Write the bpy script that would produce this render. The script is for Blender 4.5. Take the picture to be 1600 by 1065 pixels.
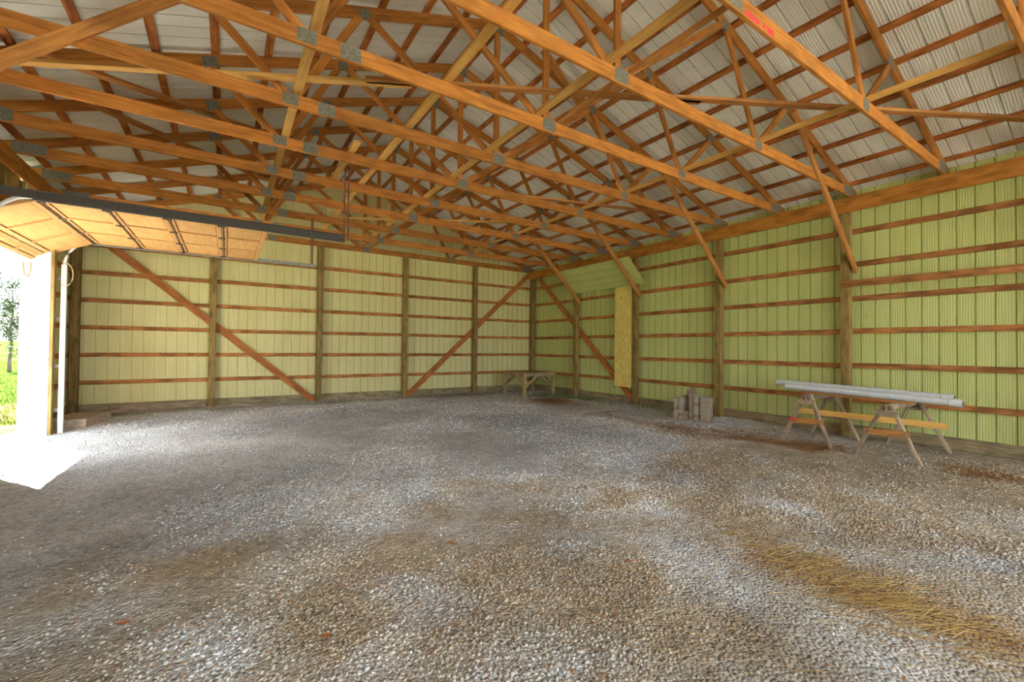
import bpy, math, random
import numpy as np
from mathutils import Vector, Matrix

random.seed(7)
rng = np.random.default_rng(11)
scene = bpy.context.scene
C = scene.collection
for o in list(bpy.data.objects):
    bpy.data.objects.remove(o, do_unlink=True)

# ---------------------------------------------------------------- camera
# world: origin at the foot of the back right corner post, X right, Y away, Z up (metres)
CAM = Vector((-9.457, -13.02, 1.49))
yaw, pitch, roll = math.radians(33.303), math.radians(0.869), math.radians(0.58)
fwd = Vector((math.sin(yaw) * math.cos(pitch), math.cos(yaw) * math.cos(pitch), math.sin(pitch)))
rgt0 = Vector((math.cos(yaw), -math.sin(yaw), 0))
up0 = rgt0.cross(fwd)
rgt = rgt0 * math.cos(roll) + up0 * math.sin(roll)
up = -rgt0 * math.sin(roll) + up0 * math.cos(roll)
cam_d = bpy.data.cameras.new('camera')
cam_d.sensor_fit = 'HORIZONTAL'
cam_d.sensor_width = 36.0
cam_d.lens = 36.0 * 678.4 / 1600.0
cam_d.clip_start = 0.05
cam_d.clip_end = 2000
cam = bpy.data.objects.new('camera', cam_d)
m = Matrix((rgt, up, -fwd)).transposed().to_4x4()
m.translation = CAM
cam.matrix_world = m
C.objects.link(cam)
scene.camera = cam

# ---------------------------------------------------------------- sky, sun, exposure
world = bpy.data.worlds.new('world')
scene.world = world
world.use_nodes = True
wn = world.node_tree
wn.nodes['Background'].inputs['Color'].default_value = (0.74, 0.87, 1.0, 1)
wn.nodes['Background'].inputs['Strength'].default_value = 0.8

sun_d = bpy.data.lights.new('sun_offscreen', 'SUN')
sun_d.energy = 15.0
sun_d.color = (1.0, 0.95, 0.86)
sun_d.angle = math.radians(0.6)
sun = bpy.data.objects.new('sun_offscreen', sun_d)
el = math.radians(54.5)
sd = Vector((0.54 * math.cos(el), -0.84 * math.cos(el), -math.sin(el)))
sun.rotation_euler = sd.to_track_quat('-Z', 'Y').to_euler()
sun.location = (-30, 30, 40)
C.objects.link(sun)

vs = scene.view_settings
vs.view_transform = 'Standard'
vs.look = 'None'
vs.gamma = 1.0
vs.use_curve_mapping = False
vs.exposure = 3.1
scene.cycles.max_bounces = 14
scene.cycles.diffuse_bounces = 10


# ---------------------------------------------------------------- material helpers
def new_mat(name):
    mt = bpy.data.materials.new(name)
    mt.use_nodes = True
    nt = mt.node_tree
    return mt, nt, nt.nodes['Principled BSDF']


def N(nt, typ, **kw):
    n = nt.nodes.new(typ)
    for k, v in kw.items():
        setattr(n, k, v)
    return n


def ramp(nt, stops):
    r = N(nt, 'ShaderNodeValToRGB')
    els = r.color_ramp.elements
    while len(els) < len(stops):
        els.new(0.5)
    for e, (p, c) in zip(els, stops):
        e.position = p
        e.color = (c[0], c[1], c[2], 1)
    return r


def wood(name, light, dark, spots=0.0, rough=0.75, vary=0.35):
    """board timber: grain along the board's own X axis, tint varies from board to board"""
    mt, nt, b = new_mat(name)
    L = nt.links.new
    tc = N(nt, 'ShaderNodeTexCoord')
    oi = N(nt, 'ShaderNodeObjectInfo')
    off = N(nt, 'ShaderNodeVectorMath', operation='ADD')
    mul = N(nt, 'ShaderNodeVectorMath', operation='SCALE')
    comb = N(nt, 'ShaderNodeCombineXYZ')
    for i in range(3):
        L(oi.outputs['Random'], comb.inputs[i])
    L(comb.outputs[0], mul.inputs[0])
    mul.inputs['Scale'].default_value = 37.0
    L(tc.outputs['Object'], off.inputs[0])
    L(mul.outputs[0], off.inputs[1])
    mp = N(nt, 'ShaderNodeMapping')
    mp.inputs['Scale'].default_value = (1.1, 26, 26)
    L(off.outputs[0], mp.inputs[0])
    n1 = N(nt, 'ShaderNodeTexNoise')
    n1.inputs['Scale'].default_value = 1.6
    n1.inputs['Detail'].default_value = 5
    n1.inputs['Distortion'].default_value = 0.6
    L(mp.outputs[0], n1.inputs[0])
    r1 = ramp(nt, [(0.28, dark), (0.62, light)])
    L(n1.outputs['Fac'], r1.inputs[0])
    # knots and blotches
    mp2 = N(nt, 'ShaderNodeMapping')
    mp2.inputs['Scale'].default_value = (2.2, 6, 6)
    L(off.outputs[0], mp2.inputs[0])
    n2 = N(nt, 'ShaderNodeTexNoise')
    n2.inputs['Scale'].default_value = 1.7
    n2.inputs['Detail'].default_value = 6
    L(mp2.outputs[0], n2.inputs[0])
    r2 = ramp(nt, [(0.38, (1 - spots,) * 3), (0.56, (1, 1, 1))])
    L(n2.outputs['Fac'], r2.inputs[0])
    mx = N(nt, 'ShaderNodeMix', data_type='RGBA', blend_type='MULTIPLY')
    mx.inputs['Factor'].default_value = 1
    L(r1.outputs[0], mx.inputs['A'])
    L(r2.outputs[0], mx.inputs['B'])
    hs = N(nt, 'ShaderNodeHueSaturation')
    mr = N(nt, 'ShaderNodeMapRange')
    mr.inputs['To Min'].default_value = 1 - vary
    mr.inputs['To Max'].default_value = 1 + vary * 0.6
    L(oi.outputs['Random'], mr.inputs['Value'])
    L(mr.outputs[0], hs.inputs['Value'])
    L(mx.outputs['Result'], hs.inputs['Color'])
    L(hs.outputs[0], b.inputs['Base Color'])
    b.inputs['Roughness'].default_value = rough
    b.inputs['Specular IOR Level'].default_value = 0.25
    bp = N(nt, 'ShaderNodeBump')
    bp.inputs['Strength'].default_value = 0.25
    bp.inputs['Distance'].default_value = 0.004
    L(n1.outputs['Fac'], bp.inputs['Height'])
    L(bp.outputs[0], b.inputs['Normal'])
    return mt


def plain(name, col, rough=0.6, metal=0.0, mottled=0.12, scale=9.0, bump=0.0):
    mt, nt, b = new_mat(name)
    L = nt.links.new
    tc = N(nt, 'ShaderNodeTexCoord')
    n1 = N(nt, 'ShaderNodeTexNoise')
    n1.inputs['Scale'].default_value = scale
    n1.inputs['Detail'].default_value = 6
    L(tc.outputs['Object'], n1.inputs[0])
    d = tuple(c * (1 - mottled * 1.5) for c in col)
    l = tuple(min(1, c * (1 + mottled)) for c in col)
    r = ramp(nt, [(0.3, d), (0.7, l)])
    L(n1.outputs['Fac'], r.inputs[0])
    L(r.outputs[0], b.inputs['Base Color'])
    b.inputs['Roughness'].default_value = rough
    b.inputs['Metallic'].default_value = metal
    if bump:
        bp = N(nt, 'ShaderNodeBump')
        bp.inputs['Strength'].default_value = bump
        bp.inputs['Distance'].default_value = 0.01
        L(n1.outputs['Fac'], bp.inputs['Height'])
        L(bp.outputs[0], b.inputs['Normal'])
    return mt


def sheet_mat(name, col, dirt, rough=0.45, metal=0.0):
    """painted steel sheet seen from its back: washcoat with faint streaks and specks"""
    mt, nt, b = new_mat(name)
    L = nt.links.new
    tc = N(nt, 'ShaderNodeTexCoord')
    geo = N(nt, 'ShaderNodeNewGeometry')
    mp = N(nt, 'ShaderNodeMapping')
    mp.inputs['Scale'].default_value = (3, 3, 0.5)
    L(geo.outputs['Position'], mp.inputs[0])
    n1 = N(nt, 'ShaderNodeTexNoise')
    n1.inputs['Scale'].default_value = 1.4
    n1.inputs['Detail'].default_value = 6
    L(mp.outputs[0], n1.inputs[0])
    r = ramp(nt, [(0.3, dirt), (0.6, col)])
    L(n1.outputs['Fac'], r.inputs[0])
    v = N(nt, 'ShaderNodeTexVoronoi')
    v.inputs['Scale'].default_value = 4.5
    L(geo.outputs['Position'], v.inputs[0])
    r2 = ramp(nt, [(0.035, (0.35, 0.3, 0.2)), (0.06, (1, 1, 1))])
    L(v.outputs['Distance'], r2.inputs[0])
    mx = N(nt, 'ShaderNodeMix', data_type='RGBA', blend_type='MULTIPLY')
    mx.inputs['Factor'].default_value = 0.6
    L(r.outputs[0], mx.inputs['A'])
    L(r2.outputs[0], mx.inputs['B'])
    L(mx.outputs['Result'], b.inputs['Base Color'])
    b.inputs['Roughness'].default_value = rough
    b.inputs['Metallic'].default_value = metal
    b.inputs['Specular IOR Level'].default_value = 0.3
    return mt


def vcol_mat(name, rough=0.85, gravel=False):
    mt, nt, b = new_mat(name)
    L = nt.links.new
    at = N(nt, 'ShaderNodeAttribute', attribute_name='Col')
    b.inputs['Roughness'].default_value = rough
    b.inputs['Specular IOR Level'].default_value = 0.0
    if not gravel:
        L(at.outputs['Color'], b.inputs['Base Color'])
        return mt
    geo = N(nt, 'ShaderNodeNewGeometry')
    v = N(nt, 'ShaderNodeTexVoronoi')
    v.inputs['Scale'].default_value = 52
    L(geo.outputs['Position'], v.inputs[0])
    sep = N(nt, 'ShaderNodeSeparateColor')
    L(v.outputs['Color'], sep.inputs[0])
    mr = N(nt, 'ShaderNodeMapRange')
    mr.inputs['To Min'].default_value = 0.72
    mr.inputs['To Max'].default_value = 1.2
    L(sep.outputs[0], mr.inputs['Value'])
    n2 = N(nt, 'ShaderNodeTexNoise')
    n2.inputs['Scale'].default_value = 14
    n2.inputs['Detail'].default_value = 8
    n2.inputs['Roughness'].default_value = 0.7
    L(geo.outputs['Position'], n2.inputs[0])
    mr2 = N(nt, 'ShaderNodeMapRange')
    mr2.inputs['From Min'].default_value = 0.3
    mr2.inputs['From Max'].default_value = 0.7
    mr2.inputs['To Min'].default_value = 0.7
    mr2.inputs['To Max'].default_value = 1.25
    L(n2.outputs['Fac'], mr2.inputs['Value'])
    mu = N(nt, 'ShaderNodeMath', operation='MULTIPLY')
    L(mr.outputs[0], mu.inputs[0])
    L(mr2.outputs[0], mu.inputs[1])
    mx = N(nt, 'ShaderNodeVectorMath', operation='SCALE')
    L(at.outputs['Color'], mx.inputs[0])
    L(mu.outputs[0], mx.inputs['Scale'])
    L(mx.outputs[0], b.inputs['Base Color'])
    inv = N(nt, 'ShaderNodeMath', operation='SUBTRACT')
    inv.inputs[0].default_value = 1.0
    L(v.outputs['Distance'], inv.inputs[1])
    ad = N(nt, 'ShaderNodeMath', operation='ADD')
    L(inv.outputs[0], ad.inputs[0])
    L(n2.outputs['Fac'], ad.inputs[1])
    bp = N(nt, 'ShaderNodeBump')
    bp.inputs['Strength'].default_value = 0.9
    bp.inputs['Distance'].default_value = 0.02
    L(ad.outputs[0], bp.inputs['Height'])
    L(bp.outputs[0], b.inputs['Normal'])
    return mt


M = {
    'truss': wood('truss_timber', (0.56, 0.225, 0.045), (0.36, 0.125, 0.02), 0.25, vary=0.22),
    'purlin': wood('purlin_timber', (0.60, 0.215, 0.05), (0.34, 0.10, 0.02), 0.45, vary=0.25),
    'girt': wood('girt_timber', (0.54, 0.225, 0.07), (0.34, 0.115, 0.03), 0.45, vary=0.25),
    'post': wood('treated_post', (0.36, 0.24, 0.075), (0.20, 0.115, 0.032), 0.35, vary=0.2),
    'beam': wood('eave_beam_timber', (0.60, 0.25, 0.045), (0.38, 0.13, 0.018), 0.35, vary=0.1),
    'yellow': wood('pale_new_timber', (0.80, 0.47, 0.13), (0.66, 0.34, 0.08), 0.12, vary=0.15),
    'brace': wood('wall_brace_timber', (0.60, 0.22, 0.055), (0.36, 0.11, 0.026), 0.3, vary=0.2),
    'skirt': wood('weathered_skirt', (0.40, 0.31, 0.17), (0.22, 0.16, 0.08), 0.4, vary=0.2),
    'grey_wood': wood('weathered_grey_timber', (0.46, 0.34, 0.22), (0.26, 0.17, 0.10), 0.35, vary=0.25),
    'table': wood('table_timber', (0.50, 0.36, 0.15), (0.30, 0.19, 0.07), 0.3, vary=0.25),
    'rust_board': wood('reddish_board', (0.58, 0.26, 0.07), (0.38, 0.145, 0.034), 0.2, vary=0.15),
    'door_ply': wood('door_plywood', (0.60, 0.34, 0.13), (0.52, 0.27, 0.09), 0.12, vary=0.08),
    'door_frame': wood('door_rail_timber', (0.56, 0.31, 0.13), (0.46, 0.24, 0.085), 0.12, vary=0.08),
    'foam': wood('yellow_board', (0.86, 0.62, 0.10), (0.62, 0.40, 0.04), 0.3, vary=0.02),
    'wall_b': sheet_mat('wall_sheet_cream', (0.67, 0.61, 0.29), (0.62, 0.55, 0.24)),
    'wall_r': sheet_mat('wall_sheet_bounce_green', (0.55, 0.575, 0.21), (0.50, 0.53, 0.18)),  # same sheeting as wall_b; yellow-green bounce light partly put into the colour
    'roof': sheet_mat('roof_sheet_galvanised', (0.78, 0.77, 0.68), (0.73, 0.72, 0.62), 0.5, 0.0),
    'white': plain('white_trim', (0.66, 0.64, 0.60), 0.5, 0, 0.04, 4),
    'plate': plain('galvanised_plate', (0.19, 0.18, 0.135), 0.7, 0.1, 0.35, 60, 0.5),
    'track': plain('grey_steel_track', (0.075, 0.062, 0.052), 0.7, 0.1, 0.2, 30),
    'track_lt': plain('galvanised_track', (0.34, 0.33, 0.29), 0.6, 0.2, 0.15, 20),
    'hanger': plain('brown_hanger_iron', (0.20, 0.07, 0.03), 0.7, 0.2, 0.3, 40),
    'hinge': plain('dark_hinge', (0.13, 0.09, 0.06), 0.6, 0.4, 0.2, 30),
    'pipe': plain('grey_plastic_pipe', (0.62, 0.64, 0.63), 0.4, 0, 0.08, 12),
    'pipe_in': plain('pipe_inside', (0.10, 0.10, 0.09), 0.8, 0, 0.1, 12),
    'concrete': plain('concrete_slab', (0.46, 0.38, 0.30), 0.9, 0, 0.2, 14, 0.4),
        'rope': plain('tan_rope', (0.50, 0.36, 0.22), 0.9, 0, 0.1, 40),
    'bark': plain('tree_bark', (0.11, 0.085, 0.065), 0.9, 0, 0.3, 30, 0.5),
    'leaf': plain('tree_leaf', (0.04, 0.065, 0.014), 0.6, 0, 0.35, 3),
    'hill': plain('far_hill', (0.06, 0.08, 0.09), 0.95, 0, 0.15, 0.02),
    'red': plain('red_paint', (0.75, 0.05, 0.06), 0.6, 0, 0.1, 20),
    'vcol': vcol_mat('scatter_colours'),
    'gravel': vcol_mat('gravel_floor', 0.9, True),
}


def brick_mat():
    mt, nt, b = new_mat('old_brick')
    L = nt.links.new
    oi = N(nt, 'ShaderNodeObjectInfo')
    r = ramp(nt, [(0.0, (0.24, 0.16, 0.10)), (0.35, (0.36, 0.27, 0.18)), (0.7, (0.33, 0.30, 0.24)), (1.0, (0.42, 0.27, 0.18))])
    L(oi.outputs['Random'], r.inputs[0])
    tc = N(nt, 'ShaderNodeTexCoord')
    n = N(nt, 'ShaderNodeTexNoise')
    n.inputs['Scale'].default_value = 30
    L(tc.outputs['Object'], n.inputs[0])
    mr = N(nt, 'ShaderNodeMapRange')
    mr.inputs['To Min'].default_value = 0.6
    mr.inputs['To Max'].default_value = 1.4
    L(n.outputs['Fac'], mr.inputs['Value'])
    mx = N(nt, 'ShaderNodeVectorMath', operation='SCALE')
    L(r.outputs[0], mx.inputs[0])
    L(mr.outputs[0], mx.inputs['Scale'])
    L(mx.outputs[0], b.inputs['Base Color'])
    b.inputs['Roughness'].default_value = 0.95
    return mt


M['brick'] = brick_mat()


# ---------------------------------------------------------------- object helpers
def link(o, parent=None):
    C.objects.link(o)
    if parent is not None:
        o.parent = parent
        pw = parent
        inv = Matrix.Identity(4)
        chain = []
        while pw is not None:
            chain.append(pw)
            pw = pw.parent
        w = Matrix.Identity(4)
        for q in reversed(chain):
            w = w @ q.matrix_parent_inverse @ q.matrix_basis
        o.matrix_parent_inverse = w.inverted()
    return o


def tag(o, label=None, cat=None, group=None, kind=None):
    if label: o['label'] = label
    if cat: o['category'] = cat
    if group: o['group'] = group
    if kind: o['kind'] = kind
    return o


def empty(name, loc=(0, 0, 0), label=None, cat=None, group=None, kind=None):
    o = bpy.data.objects.new(name, None)
    o.location = loc
    o.empty_display_size = 0.1
    C.objects.link(o)
    return tag(o, label, cat, group, kind)


def mesh_obj(name, verts, faces, mat, parent=None, smooth=False, mats=None):
    me = bpy.data.meshes.new(name)
    me.from_pydata([tuple(v) for v in verts], [], faces)
    me.materials.append(mat)
    if smooth:
        me.polygons.foreach_set('use_smooth', [True] * len(me.polygons))
    me.update()
    o = bpy.data.objects.new(name, me)
    return link(o, parent)


BOXF = [(0, 3, 2, 1), (4, 5, 6, 7), (0, 1, 5, 4), (1, 2, 6, 5), (2, 3, 7, 6), (3, 0, 4, 7)]


def boxv(x0, x1, y0, y1, z0, z1):
    return [(x0, y0, z0), (x1, y0, z0), (x1, y1, z0), (x0, y1, z0), (x0, y0, z1), (x1, y0, z1), (x1, y1, z1), (x0, y1, z1)]


def cham_box(l, w, t, c):
    """box centred at the origin, length X, width Y, height Z, chamfered long edges"""
    prof = [(-w / 2 + c, -t / 2), (w / 2 - c, -t / 2), (w / 2, -t / 2 + c), (w / 2, t / 2 - c),
            (w / 2 - c, t / 2), (-w / 2 + c, t / 2), (-w / 2, t / 2 - c), (-w / 2, -t / 2 + c)]
    v = [(-l / 2, a, b) for a, b in prof] + [(l / 2, a, b) for a, b in prof]
    f = [tuple(range(7, -1, -1)), tuple(range(8, 16))]
    f += [(i, (i + 1) % 8, (i + 1) % 8 + 8, i + 8) for i in range(8)]
    return v, f


_cache = {}


def board(name, p0, p1, w, t, mat, parent=None, side=(0, 0, 1), ch=0.003):
    """timber from p0 to p1; w measured along 'side' (made square to the run), t across it"""
    p0, p1 = Vector(p0), Vector(p1)
    d = p1 - p0
    l = d.length
    x = d.normalized()
    s = Vector(side)
    y = (s - x * s.dot(x)).normalized()
    z = x.cross(y)
    key = (round(l, 3), round(w, 3), round(t, 3), mat.name, ch)
    me = _cache.get(key)
    if me is None:
        v, f = cham_box(l, w, t, ch)
        me = bpy.data.meshes.new(name)
        me.from_pydata(v, [], f)
        me.materials.append(mat)
        me.update()
        _cache[key] = me
    o = bpy.data.objects.new(name, me)
    mm = Matrix((x, y, z)).transposed().to_4x4()
    mm.translation = (p0 + p1) / 2
    o.matrix_basis = mm
    return link(o, parent)


def box(name, x0, x1, y0, y1, z0, z1, mat, parent=None, ch=0.004):
    """box with its longest side as the grain direction"""
    dx, dy, dz = x1 - x0, y1 - y0, z1 - z0
    cx, cy, cz = (x0 + x1) / 2, (y0 + y1) / 2, (z0 + z1) / 2
    if dx >= dy and dx >= dz:
        return board(name, (x0, cy, cz), (x1, cy, cz), dz, dy, mat, parent, (0, 0, 1), ch)
    if dy >= dz:
        return board(name, (cx, y0, cz), (cx, y1, cz), dz, dx, mat, parent, (0, 0, 1), ch)
    return board(name, (cx, cy, z0), (cx, cy, z1), dx, dy, mat, parent, (1, 0, 0), ch)


def tube(name, pts, r, mat, parent=None, n=8, cap=True):
    pts = [Vector(p) for p in pts]
    rr = r if isinstance(r, (list, tuple)) else [r] * len(pts)
    v, f = [], []
    for i, p in enumerate(pts):
        a = pts[max(i - 1, 0)]
        b = pts[min(i + 1, len(pts) - 1)]
        t = (b - a).normalized()
        h = Vector((0, 0, 1)) if abs(t.z) < 0.9 else Vector((1, 0, 0))
        x = t.cross(h).normalized()
        y = t.cross(x)
        for k in range(n):
            an = 2 * math.pi * k / n
            v.append(p + (x * math.cos(an) + y * math.sin(an)) * rr[i])
    for i in range(len(pts) - 1):
        for k in range(n):
            f.append((i * n + k, i * n + (k + 1) % n, (i + 1) * n + (k + 1) % n, (i + 1) * n + k))
    if cap:
        f.append(tuple(range(n - 1, -1, -1)))
        f.append(tuple((len(pts) - 1) * n + k for k in range(n)))
    return mesh_obj(name, v, f, mat, parent, True)


def np_mesh(name, verts, tris, mat, cols=None, smooth=False):
    me = bpy.data.meshes.new(name)
    nv, nf = len(verts), len(tris)
    k = tris.shape[1]
    me.vertices.add(nv)
    me.vertices.foreach_set('co', np.ascontiguousarray(verts, dtype=np.float32).ravel())
    me.loops.add(nf * k)
    me.loops.foreach_set('vertex_index', np.ascontiguousarray(tris, dtype=np.int32).ravel())
    me.polygons.add(nf)
    me.polygons.foreach_set('loop_start', np.arange(0, nf * k, k, dtype=np.int32))
    me.polygons.foreach_set('loop_total', np.full(nf, k, dtype=np.int32))
    if cols is not None:
        a = me.color_attributes.new('Col', 'FLOAT_COLOR', 'POINT')
        c4 = np.ones((nv, 4), dtype=np.float32)
        c4[:, :3] = cols
        a.data.foreach_set('color', c4.ravel())
    me.materials.append(mat)
    me.update(calc_edges=True)
    if smooth:
        me.polygons.foreach_set('use_smooth', np.ones(nf, dtype=bool))
    o = bpy.data.objects.new(name, me)
    C.objects.link(o)
    return o


_ng = {}


def vnoise(x, y, s, seed):
    """smooth value noise in 0..1"""
    if seed not in _ng:
        _ng[seed] = np.random.default_rng(seed).random((256, 256))
    g = _ng[seed]
    x, y = np.asarray(x) * s + 71.3, np.asarray(y) * s + 53.7
    xi, yi = np.floor(x).astype(int), np.floor(y).astype(int)
    fx, fy = x - xi, y - yi
    fx, fy = fx * fx * (3 - 2 * fx), fy * fy * (3 - 2 * fy)
    a = g[xi % 256, yi % 256]; b = g[(xi + 1) % 256, yi % 256]
    c = g[xi % 256, (yi + 1) % 256]; d = g[(xi + 1) % 256, (yi + 1) % 256]
    return (a * (1 - fx) + b * fx) * (1 - fy) + (c * (1 - fx) + d * fx) * fy


def fbm(x, y, s, seed, o=4):
    t, a, w = 0, 1.0, 0
    for i in range(o):
        t = t + a * vnoise(x, y, s * 2 ** i, seed + i)
        w += a
        a *= 0.5
    return t / w


# ---------------------------------------------------------------- building sizes
W = 12.19            # span, post centre to post centre
XL = -W
XC = -W / 2
LEN = 18.3           # length of the building
SH = 0.115           # sheeting offset outside the post centres
TZ = 6.375           # top chord centre line at the ridge
SL = 1 / 3.0         # 4 in 12 roof
PITCH = 0.205        # rib spacing
DY0, DY1 = -5.48, -2.72   # overhead door opening along the left wall
CHZ = 4.336          # bottom chord centre height


def roof_z(x):       # underside of the roofing
    return TZ - abs(x - XC) * SL + 0.075 + 0.042


# ---------------------------------------------------------------- floor
def ground_h(x, y):
    h = -0.035 + 0.05 * (fbm(x, y, 0.45, 3, 3) - 0.5) + 0.04 * (fbm(x, y, 2.6, 9, 3) - 0.5) + 0.018 * (fbm(x * 0.6 + y * 0.35, y - 0.5 * x, 6.0, 15, 2) - 0.5)
    # old wheel ruts run lengthwise
    return h


def ground_col(x, y):
    """grey gravel with dusty and earthy patches"""
    n = fbm(x, y, 0.55, 21, 5)
    n2 = fbm(x, y, 1.7, 31, 4)
    n3 = fbm(x, y, 0.9, 41, 4)
    grey = np.array([0.53, 0.53, 0.525])
    dust = np.array([0.67, 0.665, 0.65])
    earth = np.array([0.44, 0.35, 0.235])
    litter = np.array([0.24, 0.125, 0.05])
    c = grey[None] * np.ones((x.size, 1))
    t = np.clip((n - 0.46) * 5, 0, 1)[:, None]
    c = c * (1 - t) + dust * t
    e = np.clip((n2 - 0.52) * 2.2 + np.clip((-8.4 - y) / 2.0, -0.5, 0.75) + np.clip((x + 6.0) / 9.0, -0.05, 0.3), 0, 0.85)[:, None]
    c = c * (1 - e) + earth * e
    # trodden straw and chaff
    st = np.exp(-((x + 6.05) / 0.32) ** 2 - (np.clip(np.abs(y + 11.9) - 0.7, 0, 9) / 0.45) ** 2)[:, None] * (np.clip((n2 - 0.38) * 5, 0.1, 1) * np.clip((n3 - 0.3) * 3, 0, 1))[:, None]
    c = c * (1 - 0.75 * st) + np.array([0.34, 0.185, 0.065]) * 0.75 * st
    # leaf litter along the right wall and in the back corner
    band = np.exp(-((x + 1.75 + 0.3 * np.sin(y * 1.3)) / 0.55) ** 2) * (y < -5.5) * 0.9
    band = np.maximum(band, np.exp(-((y + 1.2) / 0.7) ** 2) * (x > -5.5) * 0.9)
    band = np.maximum(band, np.exp(-((x + 1.6) / 0.8) ** 2 - ((y + 3.2) / 1.3) ** 2))
    l = np.clip((n3 - 0.47) * 6, 0, 1) * band
    c = c * (1 - l[:, None]) + litter * l[:, None]
    # earth shows through beside the back wall
    b = np.clip(1 - np.abs(y + 0.45) / 0.55, 0, 1)[:, None] * 0.7
    c = c * (1 - b) + np.array([0.33, 0.27, 0.13]) * b
    return c * (0.82 + 0.46 * np.clip((n3 - 0.2) / 0.6, 0, 1)[:, None])


def grid_patch(name, x0, x1, y0, y1, step, hf, cf, mat):
    nx, ny = int(round((x1 - x0) / step)) + 1, int(round((y1 - y0) / step)) + 1
    gx, gy = np.meshgrid(np.linspace(x0, x1, nx), np.linspace(y0, y1, ny), indexing='ij')
    x, y = gx.ravel(), gy.ravel()
    z = hf(x, y)
    i = np.arange(nx * ny).reshape(nx, ny)
    q = np.stack([i[:-1, :-1], i[1:, :-1], i[1:, 1:], i[:-1, 1:]], -1).reshape(-1, 4)
    return np_mesh(name, np.stack([x, y, z], 1), q, mat, cf(x, y), True)


floor = grid_patch('floor', XL - 0.32, 0.14, -LEN - 0.2, 0.16, 0.07, ground_h, ground_col, M['gravel'])
tag(floor, 'uneven grey gravel floor with dusty and earthy patches', None, None, 'structure')


# outside ground: gravel by the door, then lawn
def out_h(x, y):
    d = np.hypot(x - XC, y + 9)
    return -0.09 + 0.05 * (fbm(x, y, 0.2, 61, 3) - 0.5) + np.clip((d - 25) / 400, 0, 1) * 3.0


def out_col(x, y):
    n = fbm(x, y, 0.8, 71, 4)
    lawn = np.array([0.045, 0.078, 0.014])[None] * (0.65 + 0.7 * n[:, None])
    dry = np.array([0.20, 0.145, 0.06])
    grv = np.array([0.34, 0.32, 0.28])
    d = XL - 0.3 - x                        # distance out from the left wall
    t = np.clip((1.9 - d + (n - 0.5) * 3.0) / 1.2, 0, 1) * (x < XC)
    c = lawn * (1 - t[:, None]) + dry * t[:, None]
    door = np.clip((0.9 - np.abs(y - (DY0 + DY1) / 2 + 1.0) + 1.2 + (n - 0.5) * 1.2) / 0.7, 0, 1) * np.clip((4.0 - d) / 2, 0, 1) * (x < XC)
    c = c * (1 - door[:, None]) + grv * door[:, None]
    apron = np.clip((-LEN - y) / 0.5, 0, 1) * np.clip((26 - np.abs(x - XC)) / 6, 0, 1) * np.clip((y + LEN + 22) / 4, 0, 1)
    return c * (1 - apron[:, None]) + np.array([0.42, 0.41, 0.38]) * apron[:, None]   # the gravel goes on in front


def frange(lo, hi, n):
    return np.linspace(lo, hi, n)


def outside():
    # one skirt of ground round the building, coarse far away
    xs = np.unique(np.concatenate([-np.geomspace(12.5, 420, 50), frange(-22, 0.15, 90), np.geomspace(0.2, 420, 26)]))
    ys = np.unique(np.concatenate([-np.geomspace(18.6, 420, 30), frange(-18.5, 0.2, 70), np.geomspace(0.25, 420, 50)]))
    gx, gy = np.meshgrid(xs, ys, indexing='ij')
    x, y = gx.ravel(), gy.ravel()
    z = out_h(x, y)
    i = np.arange(x.size).reshape(len(xs), len(ys))
    q = np.stack([i[:-1, :-1], i[1:, :-1], i[1:, 1:], i[:-1, 1:]], -1).reshape(-1, 4)
    o = np_mesh('ground', np.stack([x, y, z], 1), q, M['gravel'], out_col(x, y), True)
    tag(o, 'sunlit lawn and gravel outside the open overhead door', None, None, 'structure')


outside()

# ---------------------------------------------------------------- steel sheeting
def profile(n_pitch):
    """across the sheet: list of (u, depth), depth > 0 is outwards"""
    p = []
    fine = 6
    for k in range(n_pitch):
        u = k * PITCH
        p += [(u, 0.0), (u + 0.003, 0.022), (u + 0.015, 0.022), (u + 0.018, 0.0)]
        w = (PITCH - 0.018) / (fine * 2)
        for j in range(1, fine * 2):
            p.append((u + 0.018 + w * j, 0.003 if j % 2 else 0.0))
    u = n_pitch * PITCH
    p += [(u, 0.0), (u + 0.003, 0.022), (u + 0.015, 0.022), (u + 0.018, 0.002)]
    return p


PROF = profile(4)


def sheet(name, origin, along, outward, upv, z0, z1f, mat, parent, umax=1e9, lap=0.0):
    """one sheet; z0 = start, z1f(u) = end along upv; lap shifts it so neighbours overlap"""
    o, a, n, u_ = Vector(origin), Vector(along), Vector(outward), Vector(upv)
    P = [(u, d) for u, d in PROF if u <= umax + 1e-6]
    v = [o + a * u + n * (d + lap) + u_ * z0 for u, d in P] + [o + a * u + n * (d + lap) + u_ * z1f(u) for u, d in P]
    k = len(P)
    f = [(i, i + 1, i + 1 + k, i + k) for i in range(k - 1)]
    c = sum(v, Vector()) / len(v)
    ob = mesh_obj(name, [q - c for q in v], f, mat)
    ob.location = c
    C.objects.unlink(ob)
    return link(ob, parent)


SW = 4 * PITCH
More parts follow.
